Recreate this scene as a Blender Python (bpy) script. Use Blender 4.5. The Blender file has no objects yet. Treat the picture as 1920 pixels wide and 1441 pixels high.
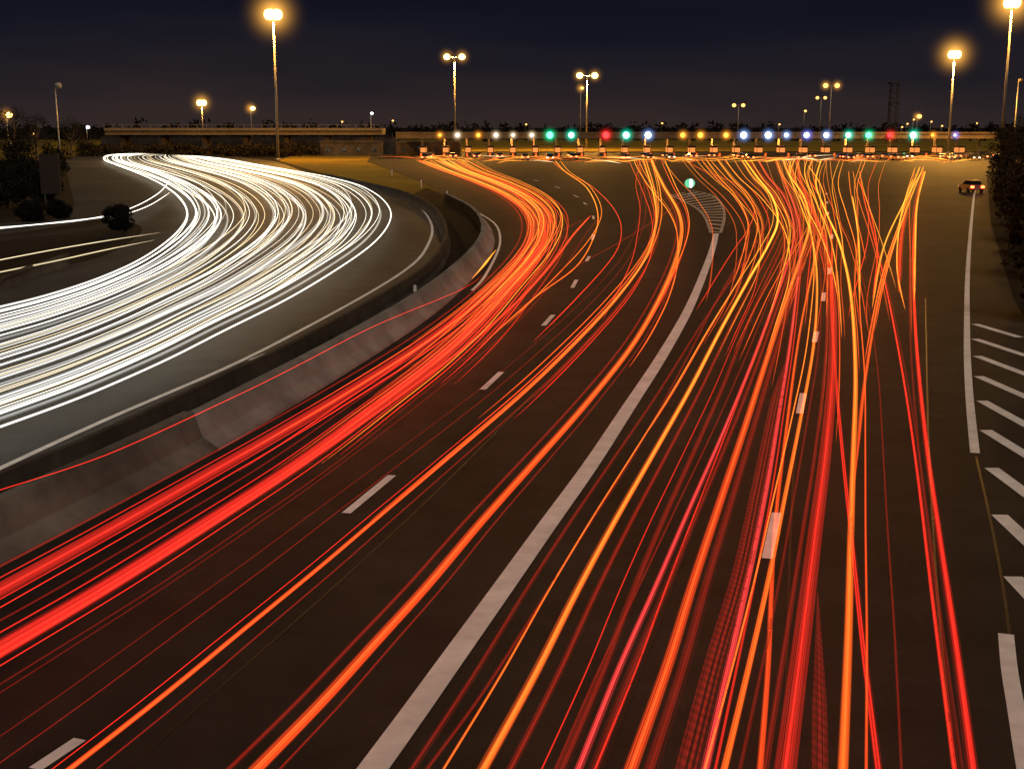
import bpy, math, random
from mathutils import Vector, noise
from mathutils.geometry import tessellate_polygon
random.seed(11)
R = random.random
U = random.uniform
H = 8.0; F = 2400.0; HOR = 235.0
PIT = math.atan((720.5-HOR)/F)
cp, sp = math.cos(PIT), math.sin(PIT)

# ---- projection helpers: cast image pixel coordinates through the camera to scene coordinates (metres) ----
def ray(u, v):
    x = (u-960)/F; y = -(v-720.5)/F
    return Vector((x, cp+y*sp, -sp+y*cp))
def P(u, v, z=0.0):
    d = ray(u, v); t = (z-H)/d.z
    return Vector((d.x*t, d.y*t, z))
def Q(u, v, Y):
    d = ray(u, v); t = Y/d.y
    return Vector((d.x*t, Y, H+d.z*t))
def cat(pts, n=7):
    out = []; m = len(pts)
    for i in range(m-1):
        p0 = pts[max(i-1, 0)]; p1 = pts[i]; p2 = pts[i+1]; p3 = pts[min(i+2, m-1)]
        for k in range(n):
            t = k/n; t2 = t*t; t3 = t2*t
            out.append(tuple(0.5*((2*b)+(c-a)*t+(2*a-5*b+4*c-d)*t2+(3*b-a-3*c+d)*t3) for a, b, c, d in zip(p0, p1, p2, p3)))
    out.append(tuple(pts[-1]))
    return out
def sm(x):
    x = max(0, min(1, x)); return x*x*(3-2*x)

COL = bpy.context.scene.collection
def link(o, parent=None):
    COL.objects.link(o)
    if parent: o.parent = parent
    return o
def tag(o, label, cat_, group=None):
    o["label"] = label; o["category"] = cat_
    if group: o["group"] = group
    return o
def empty(name, loc):
    o = bpy.data.objects.new(name, None); o.location = loc; o.empty_display_size = 0.5
    return link(o)

class MB:
    def __init__(s): s.v = []; s.f = []
    def add(s, vs, fs):
        b = len(s.v); s.v += [tuple(x) for x in vs]; s.f += [tuple(b+i for i in f) for f in fs]
    def box(s, x0, x1, y0, y1, z0, z1):
        s.add([(x0,y0,z0),(x1,y0,z0),(x1,y1,z0),(x0,y1,z0),(x0,y0,z1),(x1,y0,z1),(x1,y1,z1),(x0,y1,z1)],
              [(0,3,2,1),(4,5,6,7),(0,1,5,4),(1,2,6,5),(2,3,7,6),(3,0,4,7)])
    def cyl(s, a, b, r0, r1, n=10):
        a = Vector(a); b = Vector(b); d = (b-a).normalized()
        q = Vector((1,0,0)) if abs(d.x) < 0.8 else Vector((0,1,0))
        e = d.cross(q).normalized(); g = d.cross(e)
        vs = []
        for p, r in ((a, r0), (b, r1)):
            for i in range(n):
                an = 2*math.pi*i/n
                vs.append(p+e*math.cos(an)*r+g*math.sin(an)*r)
        fs = [(i, (i+1) % n, n+(i+1) % n, n+i) for i in range(n)]
        fs += [tuple(range(n-1, -1, -1)), tuple(range(n, 2*n))]
        s.add(vs, fs)
    def ell(s, c, rx, ry, rz, n=10, m=6):
        c = Vector(c); vs = []; fs = []
        for j in range(m+1):
            th = math.pi*j/m
            for i in range(n):
                an = 2*math.pi*i/n
                vs.append(c+Vector((rx*math.sin(th)*math.cos(an), ry*math.sin(th)*math.sin(an), rz*math.cos(th))))
        for j in range(m):
            for i in range(n):
                fs.append((j*n+i, (j+1)*n+i, (j+1)*n+(i+1) % n, j*n+(i+1) % n))
        s.add(vs, fs)
    def obj(s, name, mat, parent=None, smooth=False):
        me = bpy.data.meshes.new(name); me.from_pydata(s.v, [], s.f); me.update()
        me.materials.append(mat)
        if smooth:
            for p in me.polygons: p.use_smooth = True
        return link(bpy.data.objects.new(name, me), parent)

# ------------------------------ materials ------------------------------
def newmat(name):
    m = bpy.data.materials.new(name); m.use_nodes = True
    nt = m.node_tree; nt.nodes.clear()
    out = nt.nodes.new('ShaderNodeOutputMaterial')
    return m, nt, out
def N(nt, t, **k):
    n = nt.nodes.new(t)
    for a, b in k.items(): setattr(n, a, b)
    return n
def surf(name, c1, c2, scale=1.0, rough=0.8, bump=0.3, metal=0.0, detail=8, big=None, bscale=None, spec=0.5, blo=0.6):
    m, nt, out = newmat(name)
    b = N(nt, 'ShaderNodeBsdfPrincipled'); b.inputs['Roughness'].default_value = rough; b.inputs['Metallic'].default_value = metal
    b.inputs['Specular IOR Level'].default_value = spec
    g = N(nt, 'ShaderNodeNewGeometry')
    no = N(nt, 'ShaderNodeTexNoise'); no.inputs['Scale'].default_value = scale; no.inputs['Detail'].default_value = detail
    no.inputs['Roughness'].default_value = 0.65
    nt.links.new(g.outputs['Position'], no.inputs['Vector'])
    r = N(nt, 'ShaderNodeValToRGB'); r.color_ramp.elements[0].position = 0.32; r.color_ramp.elements[1].position = 0.68
    r.color_ramp.elements[0].color = (*c1, 1); r.color_ramp.elements[1].color = (*c2, 1)
    nt.links.new(no.outputs['Fac'], r.inputs['Fac'])
    col = r.outputs['Color']
    if big:
        n2 = N(nt, 'ShaderNodeTexNoise'); n2.inputs['Scale'].default_value = big; n2.inputs['Detail'].default_value = 4
        nt.links.new(g.outputs['Position'], n2.inputs['Vector'])
        mr = N(nt, 'ShaderNodeMapRange'); mr.inputs[1].default_value = 0.3; mr.inputs[2].default_value = 0.7
        mr.inputs[3].default_value = blo; mr.inputs[4].default_value = 1.25 if blo < 0.8 else 1.08
        nt.links.new(n2.outputs['Fac'], mr.inputs[0])
        vm = N(nt, 'ShaderNodeVectorMath', operation='SCALE')
        nt.links.new(col, vm.inputs[0]); nt.links.new(mr.outputs[0], vm.inputs['Scale']); col = vm.outputs[0]
    nt.links.new(col, b.inputs['Base Color'])
    n3 = N(nt, 'ShaderNodeTexNoise'); n3.inputs['Scale'].default_value = bscale or scale*12; n3.inputs['Detail'].default_value = 4
    nt.links.new(g.outputs['Position'], n3.inputs['Vector'])
    bp = N(nt, 'ShaderNodeBump'); bp.inputs['Strength'].default_value = bump; bp.inputs['Distance'].default_value = 0.02
    nt.links.new(n3.outputs['Fac'], bp.inputs['Height']); nt.links.new(bp.outputs[0], b.inputs['Normal'])
    nt.links.new(b.outputs[0], out.inputs[0])
    return m
def emis(name, c, s):
    m, nt, out = newmat(name)
    e = N(nt, 'ShaderNodeEmission'); e.inputs[0].default_value = (*c, 1); e.inputs[1].default_value = s
    nt.links.new(e.outputs[0], out.inputs[0]); return m
def glow_volume(name, c, k, rad, pw_=4.5):  # emission-only volume that paints a soft glow around a light
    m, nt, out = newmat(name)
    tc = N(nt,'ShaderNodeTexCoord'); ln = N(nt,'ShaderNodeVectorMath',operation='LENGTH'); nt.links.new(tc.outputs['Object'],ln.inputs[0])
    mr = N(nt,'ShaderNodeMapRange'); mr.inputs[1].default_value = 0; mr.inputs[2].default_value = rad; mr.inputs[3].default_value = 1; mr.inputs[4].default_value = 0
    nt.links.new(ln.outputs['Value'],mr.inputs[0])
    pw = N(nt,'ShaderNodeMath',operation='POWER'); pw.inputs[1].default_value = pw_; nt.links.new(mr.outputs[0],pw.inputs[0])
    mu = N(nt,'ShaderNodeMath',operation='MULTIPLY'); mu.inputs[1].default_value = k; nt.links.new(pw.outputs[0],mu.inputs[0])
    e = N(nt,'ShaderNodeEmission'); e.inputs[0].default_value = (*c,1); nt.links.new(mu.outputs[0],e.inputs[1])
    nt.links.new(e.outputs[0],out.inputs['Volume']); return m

M_asph = surf('asphalt', (0.016,0.014,0.011), (0.035,0.030,0.024), 0.6, 0.75, 0.5, big=0.08, bscale=40, spec=0.2)
M_asph2 = surf('asphalt_worn', (0.032,0.032,0.028), (0.062,0.06,0.052), 0.5, 0.65, 0.5, big=0.06, bscale=40, spec=0.3)
M_earth = surf('dark_earth', (0.009,0.007,0.005), (0.020,0.016,0.010), 0.4, 0.95, 0.8, big=0.03, bscale=6, spec=0.1)
M_grass = surf('verge_grass', (0.12,0.08,0.01), (0.26,0.18,0.02), 0.5, 0.95, 0.8, big=0.05, bscale=5, spec=0.1)
M_paint = surf('road_paint', (0.68,0.67,0.64), (0.86,0.85,0.82), 2.0, 0.7, 0.2, big=0.5, blo=0.88)
M_wpaint = surf('dull_road_paint', (0.25,0.22,0.16), (0.48,0.44,0.36), 1.5, 0.8, 0.2, big=0.5, blo=0.7)  # darker tone of the road paint, for the gore and number plates
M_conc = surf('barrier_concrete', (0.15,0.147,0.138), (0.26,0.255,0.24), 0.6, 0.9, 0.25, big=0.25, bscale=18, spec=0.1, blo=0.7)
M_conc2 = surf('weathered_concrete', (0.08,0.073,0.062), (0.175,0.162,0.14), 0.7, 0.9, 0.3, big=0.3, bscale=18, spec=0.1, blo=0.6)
M_concd = surf('dark_concrete', (0.035,0.029,0.024), (0.075,0.062,0.05), 0.9, 0.9, 0.5, big=0.25, bscale=18, spec=0.2)  # dark concrete tone; on the left barrier it stands in for shade
M_beige = surf('beige_concrete', (0.11,0.085,0.05), (0.17,0.135,0.085), 0.15, 0.8, 0.2)
M_steel = surf('galvanised_steel', (0.22,0.21,0.19), (0.36,0.34,0.3), 2.0, 0.45, 0.1, metal=0.6)
M_dark = surf('dark_metal', (0.02,0.02,0.02), (0.05,0.045,0.04), 2.0, 0.5, 0.1)
M_bark = surf('bark', (0.04,0.03,0.02), (0.09,0.07,0.05), 4, 0.95, 0.6)
M_leaf = surf('foliage', (0.016,0.013,0.006), (0.05,0.033,0.013), 0.9, 0.8, 0.2, spec=0.1)
M_leafd = surf('foliage_dark', (0.006,0.006,0.005), (0.014,0.012,0.008), 0.6, 0.9, 0.2, spec=0.1)
M_glass = surf('dark_glass', (0.01,0.01,0.012), (0.02,0.02,0.022), 1, 0.1, 0.0)
M_tyre = surf('tyre_rubber', (0.01,0.01,0.01), (0.02,0.02,0.02), 5, 0.9, 0.2)
M_lamp = emis('sodium_lamp', (1.0,0.68,0.18), 7)
M_lampd = emis('sodium_lamp_far', (1.0,0.50,0.12), 2.8)
M_white = emis('cool_lamp', (0.9,0.95,1.0), 5)
M_tail = emis('tail_lamp_glow', (1.0,0.12,0.03), 9)
M_head = emis('head_lamp_glow', (1.0,0.82,0.55), 8)
M_booth = emis('booth_window_glow', (1.0,0.30,0.07), 1.1)
M_mast_halo = glow_volume('lamp_added_halo', (1.0,0.46,0.07), 0.75, 9.0, 7.0)  # glow halos added around the street lamps
M_halos = glow_volume('small_lamp_added_halo', (1.0,0.44,0.06), 0.75, 4.6, 6.0)

def trailmat(name, near, far, sn, sf, y0=30, y1=230, stripe=15.0, pulse=0.0, power=1.3, lo=0.12, hi=1.5):
    m, nt, out = newmat(name)
    L = nt.links.new
    g = N(nt, 'ShaderNodeNewGeometry'); sx = N(nt, 'ShaderNodeSeparateXYZ'); L(g.outputs['Position'], sx.inputs[0])
    mr = N(nt, 'ShaderNodeMapRange'); mr.inputs[1].default_value = y0; mr.inputs[2].default_value = y1
    L(sx.outputs['Y'], mr.inputs[0])
    mx = N(nt, 'ShaderNodeMix', data_type='RGBA')
    mx.inputs[6].default_value = (*near, 1); mx.inputs[7].default_value = (*far, 1); L(mr.outputs[0], mx.inputs[0])
    ms = N(nt, 'ShaderNodeMapRange'); ms.inputs[3].default_value = sn; ms.inputs[4].default_value = sf; L(mr.outputs[0], ms.inputs[0])
    uv = N(nt, 'ShaderNodeUVMap'); us = N(nt, 'ShaderNodeSeparateXYZ'); L(uv.outputs[0], us.inputs[0])
    def ma(op, a, b=None, clamp=False):
        n = N(nt, 'ShaderNodeMath', operation=op); n.use_clamp = clamp
        for i, x in enumerate((a, b)):
            if x is None: continue
            if isinstance(x, (int, float)): n.inputs[i].default_value = x
            else: L(x, n.inputs[i])
        return n.outputs[0]
    a = ma('ABSOLUTE', ma('SUBTRACT', ma('MULTIPLY', us.outputs[0], 2.0), 1.0))
    prof = ma('POWER', ma('SUBTRACT', 1.0, ma('MULTIPLY', a, a), True), power)
    oi = N(nt, 'ShaderNodeObjectInfo')
    cx = N(nt, 'ShaderNodeCombineXYZ'); L(ma('MULTIPLY', us.outputs[0], stripe), cx.inputs[0])
    L(ma('MULTIPLY', us.outputs[1], 0.004), cx.inputs[1]); L(ma('MULTIPLY', oi.outputs['Random'], 91.0), cx.inputs[2])
    no = N(nt, 'ShaderNodeTexNoise'); no.inputs['Scale'].default_value = 1.0; no.inputs['Detail'].default_value = 2.0; L(cx.outputs[0], no.inputs['Vector'])
    st = N(nt, 'ShaderNodeMapRange'); st.inputs[1].default_value = 0.38; st.inputs[2].default_value = 0.62; st.inputs[3].default_value = lo; st.inputs[4].default_value = hi
    L(no.outputs['Fac'], st.inputs[0])
    val = ma('MULTIPLY', ma('MULTIPLY', prof, st.outputs[0]), ms.outputs[0])
    if pulse > 0:
        w = ma('SINE', ma('MULTIPLY', ma('ADD', us.outputs[1], ma('MULTIPLY', us.outputs[0], 0.25)), 2*math.pi/0.24))
        val = ma('MULTIPLY', val, ma('ADD', ma('MULTIPLY', w, pulse), 1.0))
    e = N(nt, 'ShaderNodeEmission'); L(mx.outputs[2], e.inputs[0]); L(val, e.inputs[1])
    t = N(nt, 'ShaderNodeBsdfTransparent'); ad = N(nt, 'ShaderNodeAddShader')
    L(e.outputs[0], ad.inputs[0]); L(t.outputs[0], ad.inputs[1]); L(ad.outputs[0], out.inputs[0])
    return m
T = {
 'red':    trailmat('trail_red', (1,0.022,0.012), (1,0.13,0.015), 1.1, 1.4, stripe=6),
 'redpink':trailmat('trail_red_pink', (1,0.05,0.05), (1,0.12,0.03), 1.1, 1.2, stripe=8),
 'hot':    trailmat('trail_hot_red', (1,0.070,0.010), (1,0.30,0.025), 1.3, 1.8, 25, 140, stripe=8, lo=0.3),
 'orange': trailmat('trail_orange', (1,0.12,0.012), (1,0.38,0.03), 1.35, 1.8, 15, 90, stripe=7, lo=0.3),
 'dim':    trailmat('trail_dim_red', (1,0.03,0.015), (1,0.06,0.015), 0.17, 0.5, stripe=6),
 'dimp':   trailmat('trail_pulsed_red', (1,0.035,0.02), (1,0.05,0.02), 0.16, 0.3, stripe=10, pulse=0.3, power=0.35),
 'wide':   trailmat('trail_wide_red', (1,0.025,0.015), (1,0.10,0.02), 0.50, 0.7, stripe=24, pulse=0.0, power=0.5, lo=0.03, hi=1.5),
 'far':    trailmat('trail_far_orange', (1,0.09,0.012), (1,0.30,0.03), 0.9, 1.5, 50, 240, stripe=5),
 'white':  trailmat('trail_white', (1,0.96,0.87), (1,0.93,0.72), 1.35, 2.6, 30, 200, stripe=6, lo=0.2),
 'whited': trailmat('trail_white_dim', (0.88,0.88,0.85), (1,0.85,0.6), 0.30, 0.8, 30, 200, stripe=14, lo=0.03),
 'warm':   trailmat('trail_warm_white', (1,0.82,0.50), (1,0.78,0.45), 0.85, 1.8, 30, 200, stripe=6),
}
def ribbon(wpts, w, h, mat, label, group, name='light_trail', grow=0.006, acc=None):
    n = len(wpts); vs = []; fs = []; uv = []
    s = 0.0; S = []
    for i in range(n):
        if i: s += (wpts[i]-wpts[i-1]).length
        S.append(s)
    for k in range(2):
        for i in range(n):
            a = wpts[max(i-1, 0)]; b = wpts[min(i+1, n-1)]
            d = (b-a); d.z = 0; d.normalize(); nr = Vector((d.y, -d.x, 0))
            g = 1.0+max(0, wpts[i].y-20)*grow
            tp = min(1.0, 0.1+min(S[i], S[-1]-S[i])/(4.0+0.05*wpts[i].y))
            if k == 0: vs += [wpts[i]-nr*w*0.5*g*tp, wpts[i]+nr*w*0.5*g*tp]
            else: vs += [wpts[i]-Vector((0,0,h*0.5*g*tp)), wpts[i]+Vector((0,0,h*0.5*g*tp))]
        b = k*2*n
        for i in range(n-1):
            fs.append((b+2*i, b+2*i+1, b+2*i+3, b+2*i+2)); uv.append([(0,S[i]),(1,S[i]),(1,S[i+1]),(0,S[i+1])])
    if acc is not None:
        o_ = len(acc[0]); acc[0].extend(tuple(x) for x in vs); acc[1].extend(tuple(o_+i for i in f) for f in fs); acc[2].extend(uv)
        if mat not in acc[3]: acc[3].append(mat)
        acc[4].extend([acc[3].index(mat)]*len(fs)); return None
    me = bpy.data.meshes.new(name); me.from_pydata([tuple(x) for x in vs], [], fs); me.update()
    ul = me.uv_layers.new(name='UVMap'); j = 0
    for q in uv:
        for c in q: ul.data[j].uv = c; j += 1
    me.materials.append(mat)
    o = link(bpy.data.objects.new(name, me)); tag(o, label, 'light trail', group)
    return o
def toworld(ip, z): return [P(u, v, z) for u, v in ip]
def extend(w, d):
    e = (w[0]-w[1]).normalized(); return [w[0]+e*d]+w

# ------------------------------ world ------------------------------
wd = bpy.data.worlds.new("World"); bpy.context.scene.world = wd; wd.use_nodes = True
nt = wd.node_tree; nt.nodes.clear()
out = N(nt, 'ShaderNodeOutputWorld'); bg = N(nt, 'ShaderNodeBackground')
tc = N(nt, 'ShaderNodeTexCoord'); sx = N(nt, 'ShaderNodeSeparateXYZ'); nt.links.new(tc.outputs['Generated'], sx.inputs[0])
mp = N(nt, 'ShaderNodeMapping'); mp.inputs['Scale'].default_value = (2.2, 2.2, 16); nt.links.new(tc.outputs['Generated'], mp.inputs[0])
cn = N(nt, 'ShaderNodeTexNoise'); cn.inputs['Scale'].default_value = 2.0; cn.inputs['Detail'].default_value = 5; nt.links.new(mp.outputs[0], cn.inputs['Vector'])
m1 = N(nt, 'ShaderNodeMath', operation='MULTIPLY_ADD'); m1.inputs[1].default_value = 0.08; m1.inputs[2].default_value = -0.04; nt.links.new(cn.outputs['Fac'], m1.inputs[0])
m2 = N(nt, 'ShaderNodeMath', operation='ADD'); nt.links.new(sx.outputs['Z'], m2.inputs[0]); nt.links.new(m1.outputs[0], m2.inputs[1])
rp = N(nt, 'ShaderNodeValToRGB'); cr = rp.color_ramp
cr.elements[0].position = 0.0; cr.elements[0].color = (0.030,0.020,0.019,1)
cr.elements[1].position = 0.12; cr.elements[1].color = (0.0034,0.0044,0.0112,1)
e = cr.elements.new(0.04); e.color = (0.0155,0.0122,0.0165,1)
e = cr.elements.new(0.075); e.color = (0.0078,0.0080,0.0150,1)
nt.links.new(m2.outputs[0], rp.inputs[0]); nt.links.new(rp.outputs[0], bg.inputs[0]); bg.inputs[1].default_value = 1.0
nt.links.new(bg.outputs[0], out.inputs[0])

sd = bpy.data.lights.new('night_fill', 'SUN'); sd.energy = 1.3; sd.angle = math.radians(40); sd.color = (1.0,0.80,0.62)
so = link(bpy.data.objects.new('night_fill', sd)); so.rotation_euler = (math.radians(36), math.radians(18), 0)

# ------------------------------ ground & roads ------------------------------
def sheet(name, pts, mat, z, structure=True):
    tri = tessellate_polygon([[Vector((p.x, p.y, 0)) for p in pts]])
    me = bpy.data.meshes.new(name)
    fs = []
    for t in tri:
        a, b, c = (pts[i] for i in t)
        cr_ = (b.x-a.x)*(c.y-a.y)-(b.y-a.y)*(c.x-a.x)
        fs.append(tuple(t) if cr_ > 0 else tuple(reversed(t)))
    me.from_pydata([(p.x, p.y, z) for p in pts], [], fs); me.update(); me.materials.append(mat)
    o = link(bpy.data.objects.new(name, me))
    if structure: o["kind"] = "structure"
    return o
sheet('ground', [Vector((-2500,-60,0)), Vector((2500,-60,0)), Vector((2500,4000,0)), Vector((-2500,4000,0))], M_earth, 0.0)

A_img = [(-160,955),(0,885),(150,825),(300,757),(420,700),(550,640),(700,558),(790,503),(828,460),(836,425),(815,388),(765,361),(690,342),(610,325)]
B_img = [(-150,1140),(0,1065),(200,960),(410,845),(510,785),(650,700),(800,600),(885,525),(922,475),(925,438),(900,405),(850,378)]
Aw = [P(u,v,0.95) for u,v in cat(A_img,5)]
for p in Aw: p.z = 0
Bw = [P(u,v) for u,v in cat(B_img,5)]
Aw = extend(Aw, 14); Bw = extend(Bw, 10)
lr = list(Aw)+[P(520,303),P(440,293),P(430,285),P(170,285),P(120,300),P(140,385),P(100,412),P(-100,425),P(-500,440)]
lr += [P(-900,620), Vector((Aw[0].x-30, Aw[0].y-6, 0))]
sheet('left_carriageway_road', lr, M_asph2, 0.008)
rr = list(Bw)+[P(800,345),P(730,318),P(690,303),P(700,285.5),P(1860,285.5),P(1850,330),P(1858,420),P(1900,560),P(2050,800),Vector((16,8,0)),Vector((16,-20,0)),Vector((Bw[0].x+0.5,-20,0))]
sheet('right_carriageway_road', rr, M_asph, 0.012)
med = [P(610,326),P(690,343),P(765,362),P(815,388),P(836,425),P(890,425),P(895,402),P(850,376),P(798,345),P(728,318),P(688,303),P(700,288),P(560,288),P(520,301)]
sheet('median_grass_ground', med, M_grass, 0.004)
gap = [P(u,v) for u,v in [(770,366),(812,388),(834,420),(842,470),(905,470),(905,405),(850,372),(800,352)]]
sheet('median_soil_ground', gap, M_earth, 0.0075)
sheet('far_verge_grass_ground', [P(-100,300),P(118,300),P(168,284),P(720,284),P(1880,284),P(2400,284),P(2400,262),P(-600,262)], M_grass, 0.006)
wed = [P(u,v) for u,v in cat([(-300,470),(0,440),(110,425),(190,412),(255,420),(262,440),(200,478),(120,500),(0,540),(-300,600)],3)]
sheet('wedge_verge_ground', wed, M_earth, 0.02)

def strip(name, wp, w, mat, z):
    vs = []; n = len(wp)
    for i in range(n):
        d = wp[min(i+1,n-1)]-wp[max(i-1,0)]; d.z = 0; d.normalize(); nr = Vector((d.y,-d.x,0))
        vs += [(wp[i]-nr*w/2), (wp[i]+nr*w/2)]
    me = bpy.data.meshes.new(name); me.from_pydata([(v.x,v.y,z) for v in vs], [], [(2*i,2*i+1,2*i+3,2*i+2) for i in range(n-1)])
    me.update(); me.materials.append(mat); o = link(bpy.data.objects.new(name, me)); o["kind"] = "structure"; return o
cl = [(1343,438),(1330,485),(1292,578),(1240,670),(1180,762),(1105,876),(1023,990),(945,1100),(852,1230),(775,1338),(700,1441)]
w = [P(u,v) for u,v in cat(cl,6)]; w.append(w[-1]+(w[-1]-w[-2]).normalized()*8)
strip('road_marking_solid', w, 0.40, M_paint, 0.020)
el = [(1828,352),(1820,430),(1814,520),(1813,600),(1814,680),(1819,760),(1828,850)]
strip('road_marking_edge', toworld(cat(el,5),0), 0.23, M_paint, 0.020)
strip('road_marking_edge', toworld(cat([(895,398),(926,418),(937,440),(934,470),(908,520),(885,545)],5),0), 0.16, M_paint, 0.020)
lline = toworld(cat([(-160,955),(0,879),(200,787),(420,692),(560,622),(700,545),(775,495),(803,458),(810,425),(790,392),(745,366),(680,346),(600,330)],5),0)
strip('road_marking_edge', lline, 0.2, M_paint, 0.020)
strip('road_marking_edge', toworld(cat([(1886,1190),(1893,1260),(1905,1330),(1920,1420),(1935,1500)],4),0), 0.24, M_paint, 0.022)
dashes = [(1105,481,1100,490),(1081,525,1073,540),(1037,591,1019,611),(940,698,905,731),(735,892,649,963),(150,1387,66,1443),
 (1556,503,1555,514),(1545,549,1543,565),(1531,622,1527,642),(1506,738,1499,776),(1456,962,1438,1048),(1560,440,1559,448),(1553,398,1552,403),(1551,378,1551,382),(1550,362,1550,365),
 (1094,380,1100,384),(1112,405,1113,411),(1113,440,1110,450),(1040,350,1050,353),(1075,366,1084,370),(1000,338,1010,340),
 (500,664,470,676),(560,428,566,420)]
for a,b,c,d in dashes:
    strip('road_marking_dash', [P(a,b),P(c,d)], 0.2, M_paint, 0.020)
bars = [(1828,608,1912,633),(1828,636,1925,668),(1832,668,1930,705),(1835,706,1940,752),(1841,752,1950,812),(1848,807,1960,876),(1859,878,1970,960),(1874,966,1985,1070),(1899,1082,2010,1200)]
for a,b,c,d in bars:
    strip('road_marking_hatch_bar', [P(a,b),P(c,d)], 0.34, M_paint, 0.020)
gl = cat([(1257,366),(1285,379),(1310,394),(1324,412),(1333,437)],8); gr = cat([(1296,357),(1336,367),(1355,388),(1358,410),(1351,437)],8)
mb = MB(); n = len(gl)
for i in range(0, n-2, 2):
    a = P(*gl[i]); b = P(*gl[i+1]); c = P(*gr[min(i+2,n-1)]); d = P(*gr[min(i+1,n-1)])
    b = a.lerp(b,0.75); c = d.lerp(c,0.75)
    mb.add([(p.x,p.y,0.020) for p in (a,d,c,b)], [(0,1,2,3)])
o = mb.obj('road_marking_chevron', M_wpaint); o["kind"] = "structure"
strip('road_marking_edge', toworld(gl,0), 0.24, M_wpaint, 0.025); strip('road_marking_edge', toworld(gr,0), 0.24, M_wpaint, 0.025)
M_seam = surf('tar_seam', (0.008,0.008,0.008), (0.014,0.013,0.012), 3, 0.5, 0.2)
for pts in [[(1490,850),(1482,1000),(1478,1150),(1474,1300)],[(1735,560),(1742,850),(1760,1150),(1785,1441)],[(1130,1441),(1260,1100),(1330,880),(1380,700)],[(240,1441),(560,1160),(800,940),(1000,740)],[(1830,856),(1862,1000),(1885,1130),(1900,1260)]]:
    strip('asphalt_seam', toworld(cat(pts,6),0), 0.05, M_seam, 0.017)

# ------------------------------ concrete barriers ------------------------------
def sweep(name, wp, prof, mat, parent=None):
    vs = []; n = len(wp); k = len(prof)
    for i in range(n):
        d = wp[min(i+1,n-1)]-wp[max(i-1,0)]; d.z = 0; d.normalize(); nr = Vector((d.y,-d.x,0))
        for o_, z in prof: vs.append((wp[i].x+nr.x*o_, wp[i].y+nr.y*o_, z))
    fs = [(i*k+j, i*k+j+1, (i+1)*k+j+1, (i+1)*k+j) for i in range(n-1) for j in range(k-1)]
    fs += [tuple(range(k)), tuple(range((n-1)*k+k-1, (n-1)*k-1, -1))]
    me = bpy.data.meshes.new(name); me.from_pydata(vs, [], fs); me.update(); me.materials.append(mat)
    return link(bpy.data.objects.new(name, me), parent)
jers = lambda h, o=0: [(-0.30+o,0.0),(-0.30+o,0.08),(-0.16+o,0.32),(-0.09+o,h),(0.09+o,h),(0.16+o,0.32),(0.30+o,0.08),(0.30+o,0.0)]
o = sweep('concrete_barrier', Aw, jers(0.95), M_concd); tag(o, 'concrete safety barrier with its unlit side painted dark, curving beside the oncoming carriageway', 'barrier', 'motorway safety barriers')  # shade of the unlit back face is put into the concrete colour
kk = 17
Bn = Bw[:kk]; Bf = Bw[kk-1:]
slopep = [(-0.95,0.0),(-0.95,0.88),(-0.70,0.92),(-0.38,0.34),(-0.04,0.10),(0.0,0.0)]
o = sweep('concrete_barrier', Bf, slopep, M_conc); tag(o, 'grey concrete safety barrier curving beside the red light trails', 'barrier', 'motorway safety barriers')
wallp = [(-0.90,0.0),(-0.90,0.98),(-0.64,0.98),(-0.42,0.32),(0.0,0.08),(0.0,0.0)]
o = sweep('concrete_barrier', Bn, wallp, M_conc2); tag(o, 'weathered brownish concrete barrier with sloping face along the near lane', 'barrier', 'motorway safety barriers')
gp = toworld(cat([(-80,585),(0,548),(60,523),(130,498)],4),0)
o = sweep('guard_rail', gp, [(-0.05,0.0),(-0.05,0.75),(0.05,0.75),(0.09,0.6),(0.03,0.5),(0.05,0.0)], M_concd); tag(o, 'low grey guard rail beside a dark verge', 'guard rail')

# ------------------------------ light trails ------------------------------
GW = 'headlight trails of oncoming traffic'; GR = 'tail light trails of departing traffic'
LW = 'white headlight light trail sweeping over curved asphalt'
inner = [(0,575),(70,558),(140,537),(200,515),(255,490),(300,462),(335,432),(352,402),(340,372),(305,345),(262,325),(225,311),(198,300),(205,291),(265,287)]
outer = [(0,800),(150,745),(300,680),(420,620),(540,560),(640,500),(705,452),(733,410),(722,378),(680,350),(620,333),(550,320),(480,308),(430,299),(365,292)]
ci, co = cat(inner,6), cat(outer,6)
def wtrail(t0, t1, w, key, z=0.7, wob=0.0, s0=0.0, s1=1.0):
    n = len(ci); ph = U(0,6.28); ip = []; fr = U(4,7)
    for i in range(n):
        s = i/(n-1)
        if s < s0 or s > s1: continue
        t = t0+(t1-t0)*sm((s-0.15)/0.75)+wob*math.sin(ph+s*fr)*min(1,s*1.6)
        t = max(-0.01, min(1.0, t))
        ip.append((ci[i][0]*(1-t)+co[i][0]*t, ci[i][1]*(1-t)+co[i][1]*t))
    wp = toworld(ip, z)
    if s0 == 0: wp = extend(wp, 30)
    ribbon(wp, w, w*0.7, T[key], LW, GW, grow=0.003)
for t0,t1,w,k in [(1.0,1.0,0.12,'white'),(0.93,0.96,0.2,'whited'),(0.88,0.93,0.10,'white'),(0.86,0.9,0.05,'white'),(0.80,0.84,0.09,'white'),(0.84,0.7,0.05,'warm'),
                  (0.0,0.0,0.15,'white'),(0.03,0.05,0.12,'white'),(0.07,0.02,0.09,'white'),(0.12,0.08,0.10,'white'),(0.2,0.12,0.09,'white')]:
    wtrail(t0,t1,w,k,0.7,0.005)
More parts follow.
